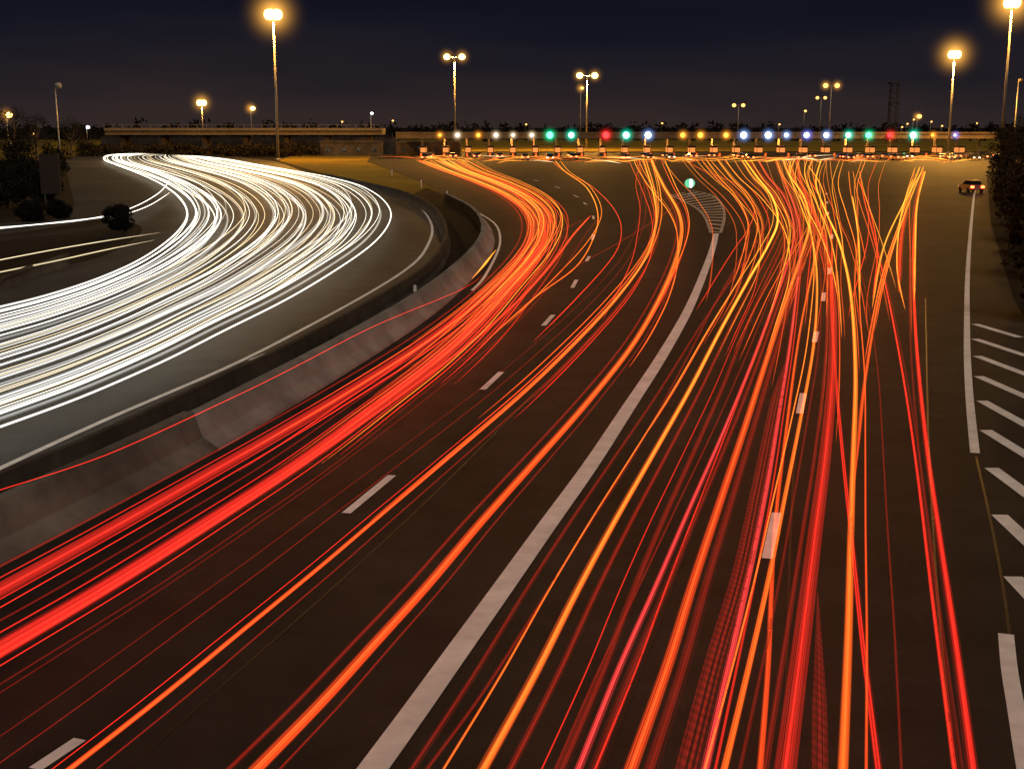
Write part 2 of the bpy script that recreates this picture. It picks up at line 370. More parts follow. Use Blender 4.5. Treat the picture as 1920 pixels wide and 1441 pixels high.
for i in range(66):
    c = 0.03+0.86*((i+R())/66.0)
    t0 = c+random.gauss(0,0.014); t1 = max(0,min(1,c+random.gauss(0,0.11)))
    k = random.choices(['white','whited','warm'],[4,3.5,3])[0]
    wtrail(t0,t1,U(0.028,0.062) if k!='whited' else U(0.08,0.2),k,U(0.55,0.95),0.03, s0=0 if R()<0.85 else U(0.1,0.4), s1=1.0 if R()<0.85 else U(0.75,0.95))
for pts,k in [([(0,426),(80,420),(150,413),(215,400),(262,383),(300,360),(318,338)],'white'),([(0,487),(100,468),(200,451),(300,436)],'warm'),([(0,510),(100,490),(200,468),(290,450)],'warm'),
              ([(150,412),(230,402),(280,385),(320,360)],'white')]:
    wp = extend(toworld(cat(pts,6),0.7),30); ribbon(wp,0.11,0.08,T[k],'thin pale light trail curving past a dark verge',GW,grow=0.003)

LR = {'red':'bright red tail light trail over dark asphalt','redpink':'pinkish red tail light trail over dark asphalt','hot':'glowing red orange light trail over dark asphalt',
      'orange':'orange light trail fading to red over dark asphalt','dim':'faint thin red light trail over dark asphalt','dimp':'dim pulsing red light trail with fine hatching',
      'wide':'wide striped red light trail over dark asphalt','far':'orange light trail spreading towards the toll booths'}
def rt(pts, w, key, z=0.8, ext=14, h=None):
    wp = toworld(cat(pts,7), z)
    if ext: wp = extend(wp, ext)
    return ribbon(wp, w, h or w*0.5, T[key], LR.get(key, 'light trail'), GR)
R1 = [(0,1105),(200,995),(400,882),(560,790),(700,705),(800,640),(880,580),(945,520),(985,470),(998,430),(985,395),(945,365),(890,340),(830,318),(785,300)]
R2 = [(0,1228),(200,1108),(400,982),(560,876),(700,778),(800,705),(900,628),(975,560),(1030,500),(1075,440),(1108,404)]
R2b = [(0,1215),(200,1098),(400,972),(560,868),(700,765),(800,690),(880,620),(950,545),(1000,485),(1020,440),(1015,400),(980,368),(925,342),(865,320),(825,299)]
R3 = [(130,1441),(300,1308),(450,1185),(600,1062),(720,960),(850,850),(980,738),(1080,642),(1160,555),(1212,480),(1230,415),(1225,362),(1212,318),(1205,298)]
R4 = [(480,1441),(600,1318),(700,1208),(800,1098),(900,980),(1000,868),(1100,755),(1190,640),(1250,530),(1276,450),(1273,400),(1245,350),(1228,315),(1222,298)]
R5 = [(905,1441),(1000,1268),(1080,1110),(1150,980),(1220,858),(1290,735),(1350,620),(1400,530),(1440,460),(1458,415),(1448,370),(1420,332),(1395,298)]
R6 = [(1085,1441),(1160,1255),(1230,1098),(1290,960),(1350,825),(1400,705),(1440,600),(1475,500),(1490,430),(1472,372),(1440,332),(1420,298)]
R7 = [(1182,1441),(1250,1250),(1300,1090),(1350,940),(1395,805),(1432,690),(1468,580),(1502,480),(1518,420),(1508,370),(1480,328),(1468,298)]
R8 = [(1322,1441),(1370,1230),(1408,1060),(1440,900),(1463,760),(1482,640),(1496,520),(1500,440),(1490,390),(1470,340),(1455,298)]
R9 = [(1358,1441),(1402,1258),(1440,1090),(1472,930),(1502,780),(1525,650),(1532,530),(1522,445),(1500,382),(1482,330),(1490,298)]
R10= [(1425,1441),(1440,1250),(1452,1000),(1475,800),(1500,620),(1530,480),(1548,400),(1540,350),(1515,310)]
R11= [(1472,1441),(1503,1200),(1528,1000),(1547,850),(1560,700),(1561,560),(1547,455),(1522,392),(1500,335),(1495,298)]
R13= [(1580,1441),(1590,1200),(1595,1000),(1600,850),(1604,700),(1596,560),(1577,465),(1550,400),(1530,345),(1540,298)]
R14= [(1647,1441),(1617,1200),(1596,1000),(1580,850),(1567,700),(1558,560),(1560,460),(1552,400),(1520,340)]
R15= [(1603,900),(1618,740),(1640,600),(1662,500),(1690,420),(1712,360),(1732,312)]
R16= [(1823,1441),(1790,1200),(1760,1000),(1736,830),(1718,650),(1712,500),(1716,400),(1732,318)]
R17= [(1790,1441),(1752,1150),(1722,900),(1696,720),(1666,560),(1640,450),(1620,372),(1612,320)]
for p,wd_,k in [(R1,0.50,'wide'),(R1,0.09,'red'),(R2b,0.54,'wide'),(R2b,0.10,'red'),(R2,0.16,'red'),(R3,0.12,'hot'),(R4,0.22,'hot'),(R5,0.15,'orange'),(R6,0.11,'redpink'),
                (R7,0.18,'hot'),(R8,0.12,'redpink'),(R9,0.10,'orange'),(R10,0.09,'hot'),(R11,0.26,'wide'),(R11,0.06,'red'),(R13,0.14,'orange'),(R14,0.10,'red'),(R16,0.15,'red'),(R17,0.07,'red')]:
    rt(p,wd_,k)
rt(R15,0.10,'hot',ext=0)
rt([(1612,565),(1610,450),(1598,366)],0.10,'orange',ext=0); rt([(1635,578),(1655,470),(1690,390),(1728,322)],0.10,'orange',ext=0)
rt([(1697,580),(1682,500),(1690,400),(1712,335)],0.08,'orange',ext=0); rt([(1685,548),(1690,450),(1702,388)],0.22,'red',ext=0)
rt([(1636,560),(1645,470),(1630,390),(1608,335)],0.08,'red',ext=0); rt([(1714,565),(1716,450),(1720,380),(1735,320)],0.12,'orange',ext=0)
rt([(1537,1441),(1536,1270),(1533,1110)],0.2,'dimp')
rt([(1290,1441),(1340,1245),(1388,1080),(1422,920),(1450,780),(1472,680)],0.30,'dimp')
rt([(0,918),(200,852),(430,748),(560,684),(700,612),(860,545),(905,515)],0.03,'red',2.6)
rt([(1305,582),(1368,480),(1402,430),(1414,392),(1392,352),(1340,328),(1285,304)],0.06,'red',ext=0)
rt([(800,1441),(900,1305),(1000,1150),(1100,990),(1190,850),(1270,705),(1340,570),(1385,490),(1405,440),(1398,395),(1365,350),(1320,322),(1290,302)],0.07,'dim')
def var(base, off, top=0, w=0.06, key='dim', z=0.8, v0=5000, v1=0, wob=0.0, tl=200.0):
    ph = U(0,6.28); ip = []
    for u,v in cat(base,7):
        if v > v0 or v < v1: continue
        ip.append((u+off*(v-235)*0.122+top*sm((300+tl-v)/tl)+wob*math.sin(ph+v*0.012)*(v-235)/100.0, v))
    if len(ip) < 5: return
    wp = toworld(ip, z)
    if v0 > 1500: wp = extend(wp, 14)
    ribbon(wp, w, w*0.5, T[key], LR[key], GR)
for b,off,k,w_ in [(R1,-0.8,'dim',0.1),(R1,0.3,'red',0.04),(R1,0.55,'red',0.04),(R1,-0.4,'red',0.05),(R2b,0.45,'red',0.04),(R2b,-0.45,'red',0.05),(R2b,-0.8,'dim',0.08),(R2b,0.9,'dim',0.05),(R2,0.9,'dim',0.04),
   (R3,0.35,'dim',0.05),(R3,-1.0,'dim',0.04),(R3,-1.5,'dim',0.04),(R4,-0.35,'dim',0.10),(R4,0.3,'dim',0.06),(R3,-0.22,'red',0.025),
   (R5,0.35,'dim',0.12),(R5,1.0,'dim',0.16),(R5,0.75,'red',0.025),(R5,-0.9,'dim',0.1),(R6,0.2,'dim',0.15),
   (R7,0.25,'dim',0.2),(R8,0.13,'red',0.04),(R9,0.2,'dim',0.06),(R11,-0.25,'dim',0.1),(R16,-0.2,'dim',0.08),(R17,0.1,'dim',0.05)]:
    var(b,off,0,w_,k)
rt([(560,785),(760,690),(900,618),(1000,560),(1080,500),(1160,455),(1240,405),(1290,368)],0.05,'dim',ext=0)
rt([(885,522),(905,500),(930,468)],0.16,'orange',ext=0)
rt([(880,530),(960,500),(1040,440),(1110,405)],0.05,'dim',ext=0)
rt([(1000,640),(1080,560),(1150,480),(1165,430),(1150,390),(1110,350),(1060,322),(1035,302)],0.06,'red',ext=0)
rt([(900,650),(1000,560),(1080,500),(1115,440),(1120,395),(1100,352),(1060,322),(1040,300)],0.08,'hot',ext=0)
rt([(950,610),(1040,520),(1100,455),(1128,400),(1108,352),(1068,322),(1050,300)],0.05,'hot',ext=0)
rt([(1130,600),(1180,500),(1195,440),(1200,390),(1192,345),(1200,305)],0.05,'red',ext=0)
for i in range(38):
    b = random.choice([R1,R2b,R2b])
    var(b,random.gauss(0.3,0.7),random.gauss(18,18),U(0.03,0.075),random.choice(['red','far','hot','orange','red']),0.8,U(520,900),297,tl=240)
for i in range(10):
    var(random.choice([R3,R4]),random.gauss(0,0.4),U(-45,25),U(0.03,0.06),random.choice(['red','far','hot']),0.8,U(560,1000),297,tl=280)
# right carriageway: each lane keeps its own bundle of gates, so strands cross only gently
lanes = [(R5,-75),(R6,-35),(R8,-5),(R7,10),(R9,25),(R11,50),(R13,75),(R5,-110)]
for i in range(50):
    b,tc_ = lanes[i % len(lanes)]
    var(b,random.gauss(0,0.55),tc_*U(0.1,1.3)+random.gauss(0,18),U(0.03,0.065),random.choice(['red','far','far','orange','hot']),0.8,U(480,700) if R()<0.85 else U(700,900),296,tl=U(230,340))
for b,o_,k in [(R5,-0.5,'orange'),(R7,-0.45,'red'),(R13,0.3,'hot'),(R6,-0.3,'dim'),(R9,-0.25,'orange'),(R13,0.75,'dim')]:
    var(b,o_,U(-20,40),0.045,k,0.8,5000,296,tl=320)
for i in range(8):
    var(random.choice([R16,R17,R15]),random.gauss(0,0.25),U(-18,10),U(0.03,0.07),random.choice(['orange','far','hot']),0.8,U(500,700),300)
acc = ([],[],[],[],[])
for i in range(150):
    u = U(780,1790); v = U(292,302); l = U(15,80); sgn = random.choice([-1,1])
    pts = [(u,v+U(0,5)),(u+sgn*l*0.5,v),(u+sgn*l,v-U(0,2))]
    pts = [(a,max(b,290)) for a,b in pts]
    ribbon(toworld(cat(pts,5),U(0.6,0.9)),U(0.10,0.22),0.16,T[random.choice(['far','far','far','hot','orange','warm','red','red'])],'',GR,grow=0.003,acc=acc)
me = bpy.data.meshes.new('short_light_trails'); me.from_pydata(acc[0],[],acc[1]); me.update()
ul = me.uv_layers.new(name='UVMap'); j = 0
for q in acc[2]:
    for c in q: ul.data[j].uv = c; j += 1
for mt in acc[3]: me.materials.append(mt)
for pl,mi in zip(me.polygons, acc[4]): pl.material_index = mi
o = link(bpy.data.objects.new('short_light_trails', me)); o["kind"] = "stuff"; o["label"] = 'tangle of short glowing light trails before the toll booths'

# ------------------------------ toll plaza ------------------------------
YC = 335.0
xa = Q(742,250,YC).x; xb = Q(1872,250,YC).x; zt = Q(960,248,YC).z; zb = Q(960,260,YC).z
cano = empty('toll_plaza_canopy', (xa, YC, 0)); tag(cano, 'long flat beige toll plaza canopy over the booths', 'canopy')
def loc(mbv, o):
    mbv.v = [(x-o.location.x, y-o.location.y, z-o.location.z) for x,y,z in mbv.v]; return mbv
mb = MB(); mb.box(xa,xb,YC+0.3,YC+14,zb+0.3,zt-0.2); loc(mb,cano).obj('roof', M_dark, cano)
mb = MB(); mb.box(xa,xb,YC,YC+0.28,zb,zt); mb.box(xa,xb,YC-0.12,YC-0.005,zt-0.35,zt+0.05); mb.box(xa,xb,YC-0.1,YC-0.005,zb-0.02,zb+0.2)
x = xa
while x < xb: mb.box(x,x+0.12,YC-0.06,YC-0.004,zb+0.22,zt-0.37); x += 5.6
loc(mb,cano).obj('fascia', surf('canopy_fascia',(0.06,0.040,0.020),(0.14,0.095,0.045),0.25,0.7,0.1), cano)
mc = MB(); mc.box(-0.25,0.25,0,0.5,0,zb+0.28)
cm = None
nG = 26; gx = [Q(790+i*(1845-790)/(nG-1),290,YC).x for i in range(nG)]
for i,x in enumerate(gx):
    if cm is None:
        cm = mc.obj('column', M_steel, cano); c = cm
    else:
        c = cm.copy(); link(c, cano)
    c.location = (x-xa, 4, 0)
M_cl = emis('added_canopy_glow',(1,0.5,0.14),5)
for i in range(0,nG-1):  # row of lamps added under the roof to brighten the plaza ground
    m = MB(); m.box(-0.6,0.6,-0.2,0.2,-0.15,0); o = m.obj('added_canopy_lamp', M_cl, cano); o.location = (gx[i]+2.2-xa, 1.0, zb+0.27)
    if i % 3 == 1:
        ld = bpy.data.lights.new('added_canopy_light','POINT'); ld.energy = 5000; ld.color = (1.0,0.34,0.05); ld.shadow_soft_size = 0.6
        lo = link(bpy.data.objects.new('added_canopy_light', ld), cano); lo.location = (gx[i]+2.2-xa, 1.0, zb-0.25)
def booth_proto():
    e = empty('toll_booth', (0,0,0))
    m = MB(); m.add([(-1.0,-9,0),(1.0,-9,0),(1.0,8,0),(-1.0,8,0),(-0.9,-9,0.22),(0.9,-9,0.22),(0.9,8,0.22),(-0.9,8,0.22),(0,-11,0),(0,-10.6,0.22)],
        [(4,5,6,7),(0,4,7,3),(1,2,6,5),(2,3,7,6),(0,8,9,4),(8,1,5,9),(4,9,5)]); m.obj('traffic_island', M_concd, e)
    m = MB(); m.box(-0.8,0.8,-2,2,0.22,1.15); m.box(-0.8,0.8,-2,2,2.3,2.6)
    for sx_ in (-0.8,0.68):
        for sy in (-2,1.88): m.box(sx_,sx_+0.12,sy,sy+0.12,1.15,2.3)
    m.obj('cabin', M_concd, e)
    m = MB(); m.box(-0.72,0.72,-1.92,1.92,1.16,2.29); m.obj('window', M_booth, e)
    m = MB(); m.box(-1.0,1.0,-2.3,2.3,2.61,2.8); m.obj('booth_roof', M_dark, e)
    m = MB(); m.box(0.9,3.6,-3.1,-3.0,1.0,1.12); m.box(0.7,0.95,-3.2,-2.9,0.2,1.2); m.obj('barrier_arm', M_concd, e)
    m = MB(); m.box(-0.22,0.22,-9.8,-9.6,0.23,1.1); m.obj('island_marker', emis('marker_glow',(1,0.14,0.02),1.3), e)
    return e
def clone(root, locn, group=None, rz=0):
    n = root.copy(); COL.objects.link(n); n.location = locn; n.rotation_euler = (0,0,rz)
    for ch in root.children:
        c = ch.copy(); c.parent = n; COL.objects.link(c)
    return n
bp_ = booth_proto(); tag(bp_, 'small toll booth with lit windows on a traffic island', 'toll booth', 'toll booths under the canopy')
for i,x in enumerate(gx[:-1]):
    xx = (gx[i]+gx[i+1])/2 - 2.5
    if i == 0: bp_.location = (xx, YC+3, 0.012)
    else: clone(bp_, (xx, YC+3, 0.012))
sig = [(825,'o',.35),(858,'w',.45),(897,'o',.45),(930,'w',.45),(962,'w',.3),(997,'w',.4),(1031,'g',.85),(1071,'c',.75),(1136,'r',.85),(1174,'c',.85),(1215,'b',.8),(1280,'o',.6),(1313,'o',.65),(1361,'o',.6),
       (1394,'b',.8),(1440,'b',.8),(1474,'b',.5),(1512,'v',.7),(1549,'b',.65),(1590,'c',.7),(1628,'g',.75),(1668,'r',.65),(1712,'c',.85),(1748,'o',.35),(1790,'v',.3)]
sc = {'o':((1,0.36,0.03),4),'w':((1,0.85,0.6),7),'g':((0.12,1,0.48),4),'c':((0.28,1,0.78),5),'r':((1,0.03,0.03),3),'b':((0.68,0.84,1),8),'v':((0.5,0.58,1),6)}
sn = {'o':'amber','w':'white','g':'green','c':'pale green','r':'red','b':'bluish white','v':'violet blue'}
sm_ = {k: emis('signal_'+sn[k].replace(' ','_'), c, s) for k,(c,s) in sc.items()}
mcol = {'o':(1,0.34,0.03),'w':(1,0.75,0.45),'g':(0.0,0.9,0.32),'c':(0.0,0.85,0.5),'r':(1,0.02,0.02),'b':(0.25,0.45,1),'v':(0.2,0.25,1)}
smm = {k: glow_volume('signal_added_halo_'+sn[k].replace(' ','_'), mcol[k], 2.4, 3.4, 5.5) for k in sc}  # coloured glow spheres added around the lane signals
for u,k,r in sig:
    p = Q(u,253.5,YC-0.3)
    e = empty('lane_signal_light', (p.x, YC-0.3, p.z)); tag(e, 'glowing %s lane signal on the toll canopy' % sn[k], 'signal light', 'lane signals along the canopy')
    m = MB(); m.cyl((0,-0.1,0),(0,0.12,0),r+0.1,r+0.1,16); m.obj('housing', M_dark, e)
    m = MB(); m.ell((0,-0.16,0), r, 0.28, r, 14, 8); m.obj('lens', sm_[k], e, True)
    m = MB(); m.ell((0,0,0), 3.4, 3.4, 3.4, 14, 10); o = m.obj('added_halo', smm[k], e, True); o.location = (0,-0.8,0); s_ = 0.5+r*0.6; o.scale = (s_,s_,s_)
YB = 350.0
xl = Q(195,240,YB).x; xr = Q(716,240,YB).x; z1 = Q(0,238,YB).z; z0 = Q(0,253,YB).z
br = empty('road_bridge', (xl,YB,0)); tag(br, 'long beige concrete overpass with steel railing and piers', 'bridge')
m = MB(); m.box(xl,xr,YB,YB+10,z0+0.9,z1-0.35); m.box(xl,xr,YB+0.4,YB+9.6,z0,z0+0.88); loc(m,br).obj('deck', M_beige, br)
m = MB(); m.box(xl,xr,YB-0.25,YB-0.01,z1-0.9,z1-0.3)
x = xl
while x < xr: m.box(x,x+0.1,YB-0.2,YB-0.1,z1-0.3,z1+0.5); x += 2.5
m.box(xl,xr,YB-0.2,YB-0.1,z1+0.5,z1+0.57); loc(m,br).obj('railing', M_beige, br)
for i in range(7):
    x = xl+4+i*(xr-xl-8)/6
    m = MB(); m.box(x-0.6,x+0.6,YB+2,YB+8,0,z0-0.01); loc(m,br).obj('pier', M_concd, br)
def building(u0,u1,vt,Y,lab,mat,dep=9):
    a = Q(u0,vt,Y); b = Q(u1,vt,Y); e = empty('service_building', (a.x,Y,0)); tag(e, lab, 'building')
    m = MB(); m.box(0,b.x-a.x,0,dep,0,a.z); m.box(-0.2,b.x-a.x+0.2,-0.2,-0.005,a.z-0.4,a.z+0.2); m.obj('wall', mat, e)
    n = max(1,int((b.x-a.x)/4))
    for i in range(n):
        x = (i+0.5)*(b.x-a.x)/n
        m = MB(); m.box(x-0.6,x+0.6,-0.05,-0.004,1.0,2.2); m.obj('window', M_glass, e)
    return e
building(600,716,265,346,'low brown service building under the end of the overpass',M_concd,dep=3)
building(742,862,266,352,'low brown building beside the toll canopy',M_concd)
m = MB(); a = Q(190,284,364); b = Q(745,284,364); m.box(a.x,b.x,364,364.6,0,4.6); m.box(a.x,b.x,363.9,364.7,4.6,4.8)
o = m.obj('retaining_wall', M_concd); tag(o, 'low brown retaining wall behind the overpass', 'wall')

# ------------------------------ lamps ------------------------------
def lampost(u, v, Y, kind, light=0, mat=None, size=1.0, lab='tall sodium street lamp glowing orange', halo=0):
    p = Q(u,v,Y); e = empty('street_lamp', (p.x,Y,0)); h = p.z
    tag(e, lab, 'street lamp', 'motorway street lamps')
    r = 0.16+h*0.006
    m = MB(); m.cyl((0,0,0),(0,0,0.5),r*1.7,r*1.5,10); m.cyl((0,0,0.5),(0,0,h-0.2),r,r*0.5,10); m.obj('pole', M_steel, e, True)
    mm = mat or M_lamp
    if kind == 'mast':
        m = MB(); n = 12; rr_ = 0.8*size
        for i in range(n):
            a0 = 2*math.pi*i/n; a1 = 2*math.pi*(i+1)/n
            m.cyl((rr_*math.cos(a0),rr_*math.sin(a0),h),(rr_*math.cos(a1),rr_*math.sin(a1),h),0.08,0.08,6)
        for i in range(4):
            a0 = math.pi/2*i; m.cyl((0,0,h-0.1),(rr_*math.cos(a0),rr_*math.sin(a0),h),0.06,0.06,6)
        m.cyl((0,0,h-0.3),(0,0,h+0.5),0.22,0.12,8); m.obj('lamp_ring', M_steel, e)
        for i in range(6):
            a0 = 2*math.pi*i/6+0.3
            m = MB(); m.ell((rr_*1.2*math.cos(a0),rr_*1.2*math.sin(a0),h-0.2),0.72*size,0.72*size,0.95*size); m.obj('luminaire', mm, e, True)
    elif kind == 'twin':
        d = 1.9*size; m = MB()
        for s_ in (-1,1):
            m.cyl((0,0,h-0.3),(s_*d,0,h+0.1),0.09,0.07,6)
            m.box(s_*d-0.6*size,s_*d+0.6*size,-0.25,0.25,h+0.1,h+0.3)
        m.obj('lamp_bracket', M_steel, e)
        for s_ in (-1,1):
            m = MB(); m.ell((s_*d,0,h-0.15),0.85*size,0.6*size,0.75*size); m.obj('luminaire', mm, e, True)
            if halo:
                m = MB(); m.ell((0,0,0),4.6,4.6,4.6,14,10); o = m.obj('added_halo', M_halos, e, True); o.location = (s_*d,0,h-0.1)  # painted halo around each twin head
    else:
        m = MB(); m.cyl((0,0,h-0.3),(0.5*size,0,h+0.1),0.07,0.06,6); m.box(0,1.0*size,-0.2,0.2,h+0.1,h+0.25); m.obj('lamp_bracket', M_steel, e)
        m = MB(); m.ell((0.5*size,0,h-0.1),0.6*size,0.5*size,0.5*size); m.obj('luminaire', mm, e, True)
    if halo and kind != 'twin':
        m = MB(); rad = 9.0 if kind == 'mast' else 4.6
        m.ell((0,0,0),rad,rad,rad,20,14); o = m.obj('added_halo', M_mast_halo if kind=='mast' else M_halos, e, True); o.location = (0,0,h-0.1); o.scale = (halo,halo,halo)  # painted halo around the lamp head
    if light:
        ld = bpy.data.lights.new('lamp_light','POINT'); ld.energy = light; ld.color = (1.0,0.45,0.07); ld.shadow_soft_size = 1.2
        lo = link(bpy.data.objects.new('lamp_light', ld), e); lo.location = (0,0,h-1.8)
lampost(512,26,300,'mast',120000,size=1.25,halo=1.3)
lampost(852,106,400,'twin',110000,size=1.2,halo=1)
lampost(1101,141,430,'twin',120000,size=1.3,halo=1)
lampost(1089,165,560,'single',0,M_lampd,1.2,halo=1)
lampost(1790,101,330,'mast',140000,size=1.05,halo=1.15)
lampost(1898,4,285,'mast',90000,size=1.15,halo=1.3)
lampost(378,192,480,'mast',25000,size=1.1,halo=0.9)
lampost(470,203,560,'single',0,size=1.8,halo=1.2)
lampost(1385,197,600,'twin',0,M_lampd,1.1)
lampost(1559,160,520,'twin',0,M_lampd,1.2,halo=1)
lampost(1540,183,640,'twin',0,M_lampd,1.0)
lampost(1508,208,800,'single',0,M_lampd,1.4)
lampost(1720,218,600,'single',0,M_lampd,1.9,halo=1)
lampost(695,212,480,'single',0,M_white,0.9,lab='slim lamp post with a small white light')
lampost(12,215,330,'single',0,M_lamp,1.4,halo=0.9)
lampost(1910,150,330,'single',0,M_beige,1.0,lab='slim unlit lamp post beside dark trees')
lampost(103,160,290,'single',0,M_conc,1.4,lab='slim pale unlit lamp post beside dark trees')
lampost(162,238,420,'single',0,M_white,1.0,lab='small white light on a short post')
for u,v in [(1700,232),(1745,228),(1830,231),(985,233),(1240,231),(640,228),(1460,233),(735,226),(1712,224),(1690,238),(1765,236),(20,262),(60,250)]:
    lampost(u,v,700 if u>100 else 370,'single',0,M_lampd,0.9 if u>100 else 0.6,lab='small distant orange street lamp on the skyline')
p = Q(1678,157,620); e = empty('lattice_tower',(p.x,620,0)); tag(e,'dark steel lattice tower on the skyline','tower')
m = MB(); hh = p.z; bw = 2.0
for sx_ in (-1,1):
    for sy in (-1,1): m.cyl((sx_*bw,sy*bw,0),(sx_*bw*0.7,sy*bw*0.7,hh),0.22,0.2,6)
z = 0
while z < hh-3:
    for s_ in (-1,1):
        m.cyl((-bw*s_,-bw,z),(bw*s_,-bw,z+3),0.12,0.12,5); m.cyl((-bw,-bw*s_,z),(-bw,bw*s_,z+3),0.12,0.12,5)
    z += 3
m.obj('mast_frame', M_concd, e)
m = MB(); m.box(-2.6,2.6,-2.6,2.6,hh,hh+0.6); m.box(-2.0,2.0,-2.0,2.0,hh-9,hh-8.6); m.obj('platform', M_concd, e)

# ------------------------------ vehicles ------------------------------
def car(col, name='parked_car'):
    e = empty(name,(0,0,0))
    paint = surf('car_paint', col, tuple(c*1.2 for c in col), 2, 0.3, 0.0)
    prof = [(-2.15,0.35),(-2.2,0.62),(-2.12,0.95),(-1.75,1.02),(-0.95,1.02),(0.85,1.0),(1.9,0.86),(2.15,0.68),(2.18,0.35)]
    m = MB(); secs = [(-0.86,0.04),(-0.80,0.0),(0.80,0.0),(0.86,0.04)]; k = len(prof)
    vs = []
    for x,ins in secs:
        for y,z in prof: vs.append((x, y*(1-ins*0.6), z-ins if z > 0.5 else z+ins*0.5))
    fs = [(i*k+j,i*k+(j+1)%k,(i+1)*k+(j+1)%k,(i+1)*k+j) for i in range(3) for j in range(k)]
    fs += [tuple(range(k-1,-1,-1)), tuple(range(3*k,4*k))]
    m.add(vs,fs); m.obj('body', paint, e, False)
    m = MB(); m.add([(-0.78,-1.7,1.0),(0.78,-1.7,1.0),(0.78,1.0,0.99),(-0.78,1.0,0.99),(-0.6,-1.15,1.42),(0.6,-1.15,1.42),(0.6,0.25,1.42),(-0.6,0.25,1.42)],
        [(0,1,5,4),(1,2,6,5),(2,3,7,6),(3,0,4,7)]); m.obj('window', M_glass, e)
    m = MB(); m.add([(-0.62,-1.18,1.425),(0.62,-1.18,1.425),(0.62,0.28,1.425),(-0.62,0.28,1.425),(-0.52,-1.05,1.47),(0.52,-1.05,1.47),(0.52,0.15,1.47),(-0.52,0.15,1.47)],
        [(4,5,6,7),(0,1,5,4),(1,2,6,5),(2,3,7,6),(3,0,4,7)]); m.obj('roof', paint, e)
    for x in (-0.8,0.8):
        for y in (-1.35,1.4):
            m = MB(); m.cyl((x-0.1,y,0.32),(x+0.1,y,0.32),0.32,0.32,16); m.obj('wheel', M_tyre, e)
    for x in (-0.62,0.62):
        m = MB(); m.box(x-0.2,x+0.2,-2.26,-2.15,0.62,0.90); m.obj('tail_light', M_tail, e)
    for x in (-0.62,0.62):
        m = MB(); m.box(x-0.18,x+0.18,2.1,2.2,0.6,0.75); m.obj('headlight', M_head, e)
    m = MB(); m.box(-0.26,0.26,-2.225,-2.19,0.45,0.57); m.obj('number_plate', M_wpaint, e)
    return e
c0 = car((0.20,0.04,0.025)); p = P(1820,361); c0.location = (p.x,p.y,0.012)
tag(c0,'dark red car with glowing tail lights at the road edge','car')
protos = []
for col in [(0.12,0.11,0.1),(0.03,0.03,0.04),(0.18,0.16,0.14)]:
    protos.append(car(col,'queuing_car'))
for i in range(70):
    gi = random.randrange(nG-1); x = (gx[gi]+gx[gi+1])/2+0.3; y = YC-12-random.choice([0,6.5,13,19.5])-U(0,2)
    rz = U(-0.12,0.12) if R()<0.85 else math.pi
    if i < 3: q = protos[i]; q.location = (x,y,0.012); q.rotation_euler = (0,0,rz)
    else: q = clone(protos[i%3],(x,y,0.012),rz=rz)
    tag(q,'car with lit lamps queuing at the toll booths','car','cars queuing at the toll booths')
p = P(1293,362); e = empty('illuminated_bollard',(p.x,p.y,0.012)); tag(e,'short bollard with a glowing green and white lamp on the gore','bollard')
m = MB(); m.cyl((0,0,0),(0,0,0.35),0.5,0.42,14); m.cyl((0,0,0.35),(0,0,0.7),0.14,0.12,10); m.obj('post', M_conc2, e)
m = MB(); m.ell((0,0,1.15),0.62,0.3,0.55,14,8); m.obj('lamp_globe', emis('green_lamp',(0.2,0.8,0.42),1.0), e, True)
m = MB(); m.ell((0.1,-0.22,1.15),0.22,0.18,0.5,12,8); m.obj('lamp_panel', M_white, e, True)
p = P(790,568); m = MB(); m.cyl((0,0,0),(0,0,0.8),0.05,0.04,8); m.box(-0.07,0.07,-0.07,-0.05,0.5,0.78)
o = m.obj('delineator_post', M_paint); o.location = (p.x-0.3,p.y+0.3,0); tag(o,'small white delineator post between the barriers','post')
for u,v in [(735,330),(790,352),(838,375)]:
    p = P(u,v); m = MB(); m.cyl((0,0,0),(0,0,1.0),0.07,0.05,8); m.box(-0.09,0.09,-0.08,-0.06,0.6,0.95)
    o = m.obj('delineator_post', M_paint); o.location = (p.x,p.y,0); tag(o,'small white delineator post on the median grass','post')
for u,v,w_,h_ in [(98,388,2.0,5.2),(20,300,3.0,3.0)]:
    p = P(u,v); e = empty('roadside_sign',(p.x,p.y,0)); tag(e,'back of a dark reddish road sign on two posts','road sign')
    m = MB(); m.cyl((-w_*0.35,0.1,0),(-w_*0.35,0.1,h_),0.08,0.08,8); m.cyl((w_*0.35,0.1,0),(w_*0.35,0.1,h_),0.08,0.08,8); m.obj('post', M_dark, e)
    m = MB(); m.box(-w_/2,w_/2,-0.05,0.0,h_*0.25,h_); m.obj('sign_panel', surf('sign_back',(0.018,0.010,0.008),(0.03,0.016,0.013),2,0.6), e)

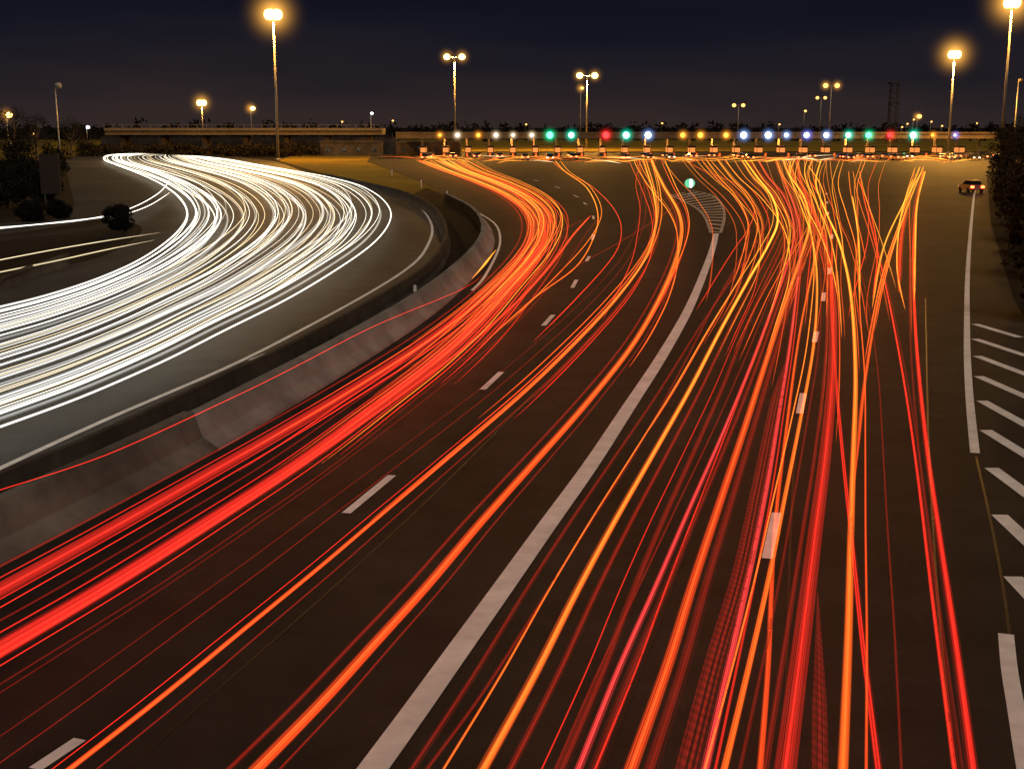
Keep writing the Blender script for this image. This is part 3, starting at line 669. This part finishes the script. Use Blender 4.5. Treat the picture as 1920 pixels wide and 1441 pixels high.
# ------------------------------ vegetation ------------------------------
def leafblob(m, c, r, n, s, fl=0.8):
    for _ in range(n):
        d = Vector((random.gauss(0,1),random.gauss(0,1),random.gauss(0,1))); d.normalize()
        q = c+Vector((d.x*r, d.y*r, d.z*r*fl))*(R()**0.45)
        a = Vector((random.gauss(0,1),random.gauss(0,1),random.gauss(0,1))).normalized(); b = a.cross(Vector((R()-.5,R()-.5,R()-.5))).normalized()
        k = s*U(0.6,1.4)
        m.add([q-a*k*0.5, q+b*k*0.28, q+a*k*0.6, q-b*k*0.28], [(0,1,2,3)])
def tree(x, y, h, cr, mat, lab, n=16, leaf=0.32, per=90, name='tree'):
    e = empty(name,(x,y,0)); tag(e, lab, 'tree' if name=='tree' else 'bush')
    t = MB(); th = h*0.42; lean = Vector((U(-.3,.3),U(-.3,.3),0)); t.cyl((0,0,0),lean+Vector((0,0,th)),h*0.03,h*0.02,8)
    m = MB()
    for i in range(n):
        an = U(0,6.28); rr_ = cr*math.sqrt(R())*0.85; zz = U(h*0.2,h*0.9); k = 1-abs(zz/h-0.5)*1.0
        c = Vector((math.cos(an)*rr_*k, math.sin(an)*rr_*k, zz))
        t.cyl(lean+Vector((0,0,th*U(0.6,1.0))), c, h*0.011, h*0.003, 5)
        leafblob(m, c, cr*U(0.28,0.5), per, leaf)
    t.obj('trunk', M_bark, e); m.obj('crown', mat, e)
for u,v,h,cr in [(1905,400,6.5,2.4),(1925,455,6.0,2.4),(1893,352,8,3.0),(1940,520,5,2.2),(1918,345,9,3.4),(1882,322,8,3.0),(1965,600,4.5,2.0),(1935,320,12,4),(1900,375,5,2.6),(1915,425,4.5,2.2),(1935,480,4,2.0)]:
    p = P(u,v); tree(p.x,p.y,h,cr,M_leaf,'dense roadside tree with brownish leaves beside the hard shoulder',n=22)
for u,v,h,cr in [(-20,315,13,5),(30,305,12,5),(70,300,11,4),(135,296,11,4.5),(165,293,8,4),(40,345,6,3.5),(110,335,5,2.6),(15,390,4.5,2.5),(75,385,3.5,2.4),(20,365,4.5,3),(60,360,4,3)]:
    p = P(u,v); tree(p.x,p.y,h,cr,M_leafd,'dark leafy tree on the unlit verge',n=20)
for u,v,h,cr in [(224,437,2.1,1.2),(60,415,1.6,1.4),(110,410,1.5,1.2)]:
    p = P(u,v); tree(p.x,p.y,h,cr,M_leafd,'low dark rounded bush on the verge',n=34,leaf=0.14,per=260,name='bush')
m = MB()
for i in range(900):
    x = U(-520,620); y = U(620,900); hh = (7.5+4.5*noise.noise(Vector((x*0.02,y*0.01,0)))+3.5*noise.noise(Vector((x*0.09,1,0))))
    zc = U(1,max(2,hh)); leafblob(m, Vector((x,y,zc)), U(2.5,4.5), 14, 2.4)
o = m.obj('distant_woodland', M_leafd); o["kind"] = "stuff"; o["label"] = 'dark distant belt of trees along the horizon'
m = MB(); xe = Q(595,270,344).x; xs = Q(150,270,344).x
for i in range(330):
    x = U(xs,xe); y = U(341,346); leafblob(m, Vector((x,y,U(0.4,2.6+1.2*noise.noise(Vector((x*0.06,0,0)))))), U(0.9,1.5), 22, 0.7)
o = m.obj('hedge_row', M_leaf); o["kind"] = "stuff"; o["label"] = 'dark hedge in front of the overpass'

# ------------------------------ camera ------------------------------
cd = bpy.data.cameras.new('camera'); cam = link(bpy.data.objects.new('camera', cd))
cd.sensor_width = 36; cd.lens = 36*F/1920; cd.clip_end = 6000; cd.clip_start = 0.1
cam.location = (0,0,H); cam.rotation_euler = (math.pi/2-PIT,0,0)
bpy.context.scene.camera = cam
vs_ = bpy.context.scene.view_settings
vs_.view_transform = 'Standard'; vs_.look = 'None'; vs_.exposure = 0
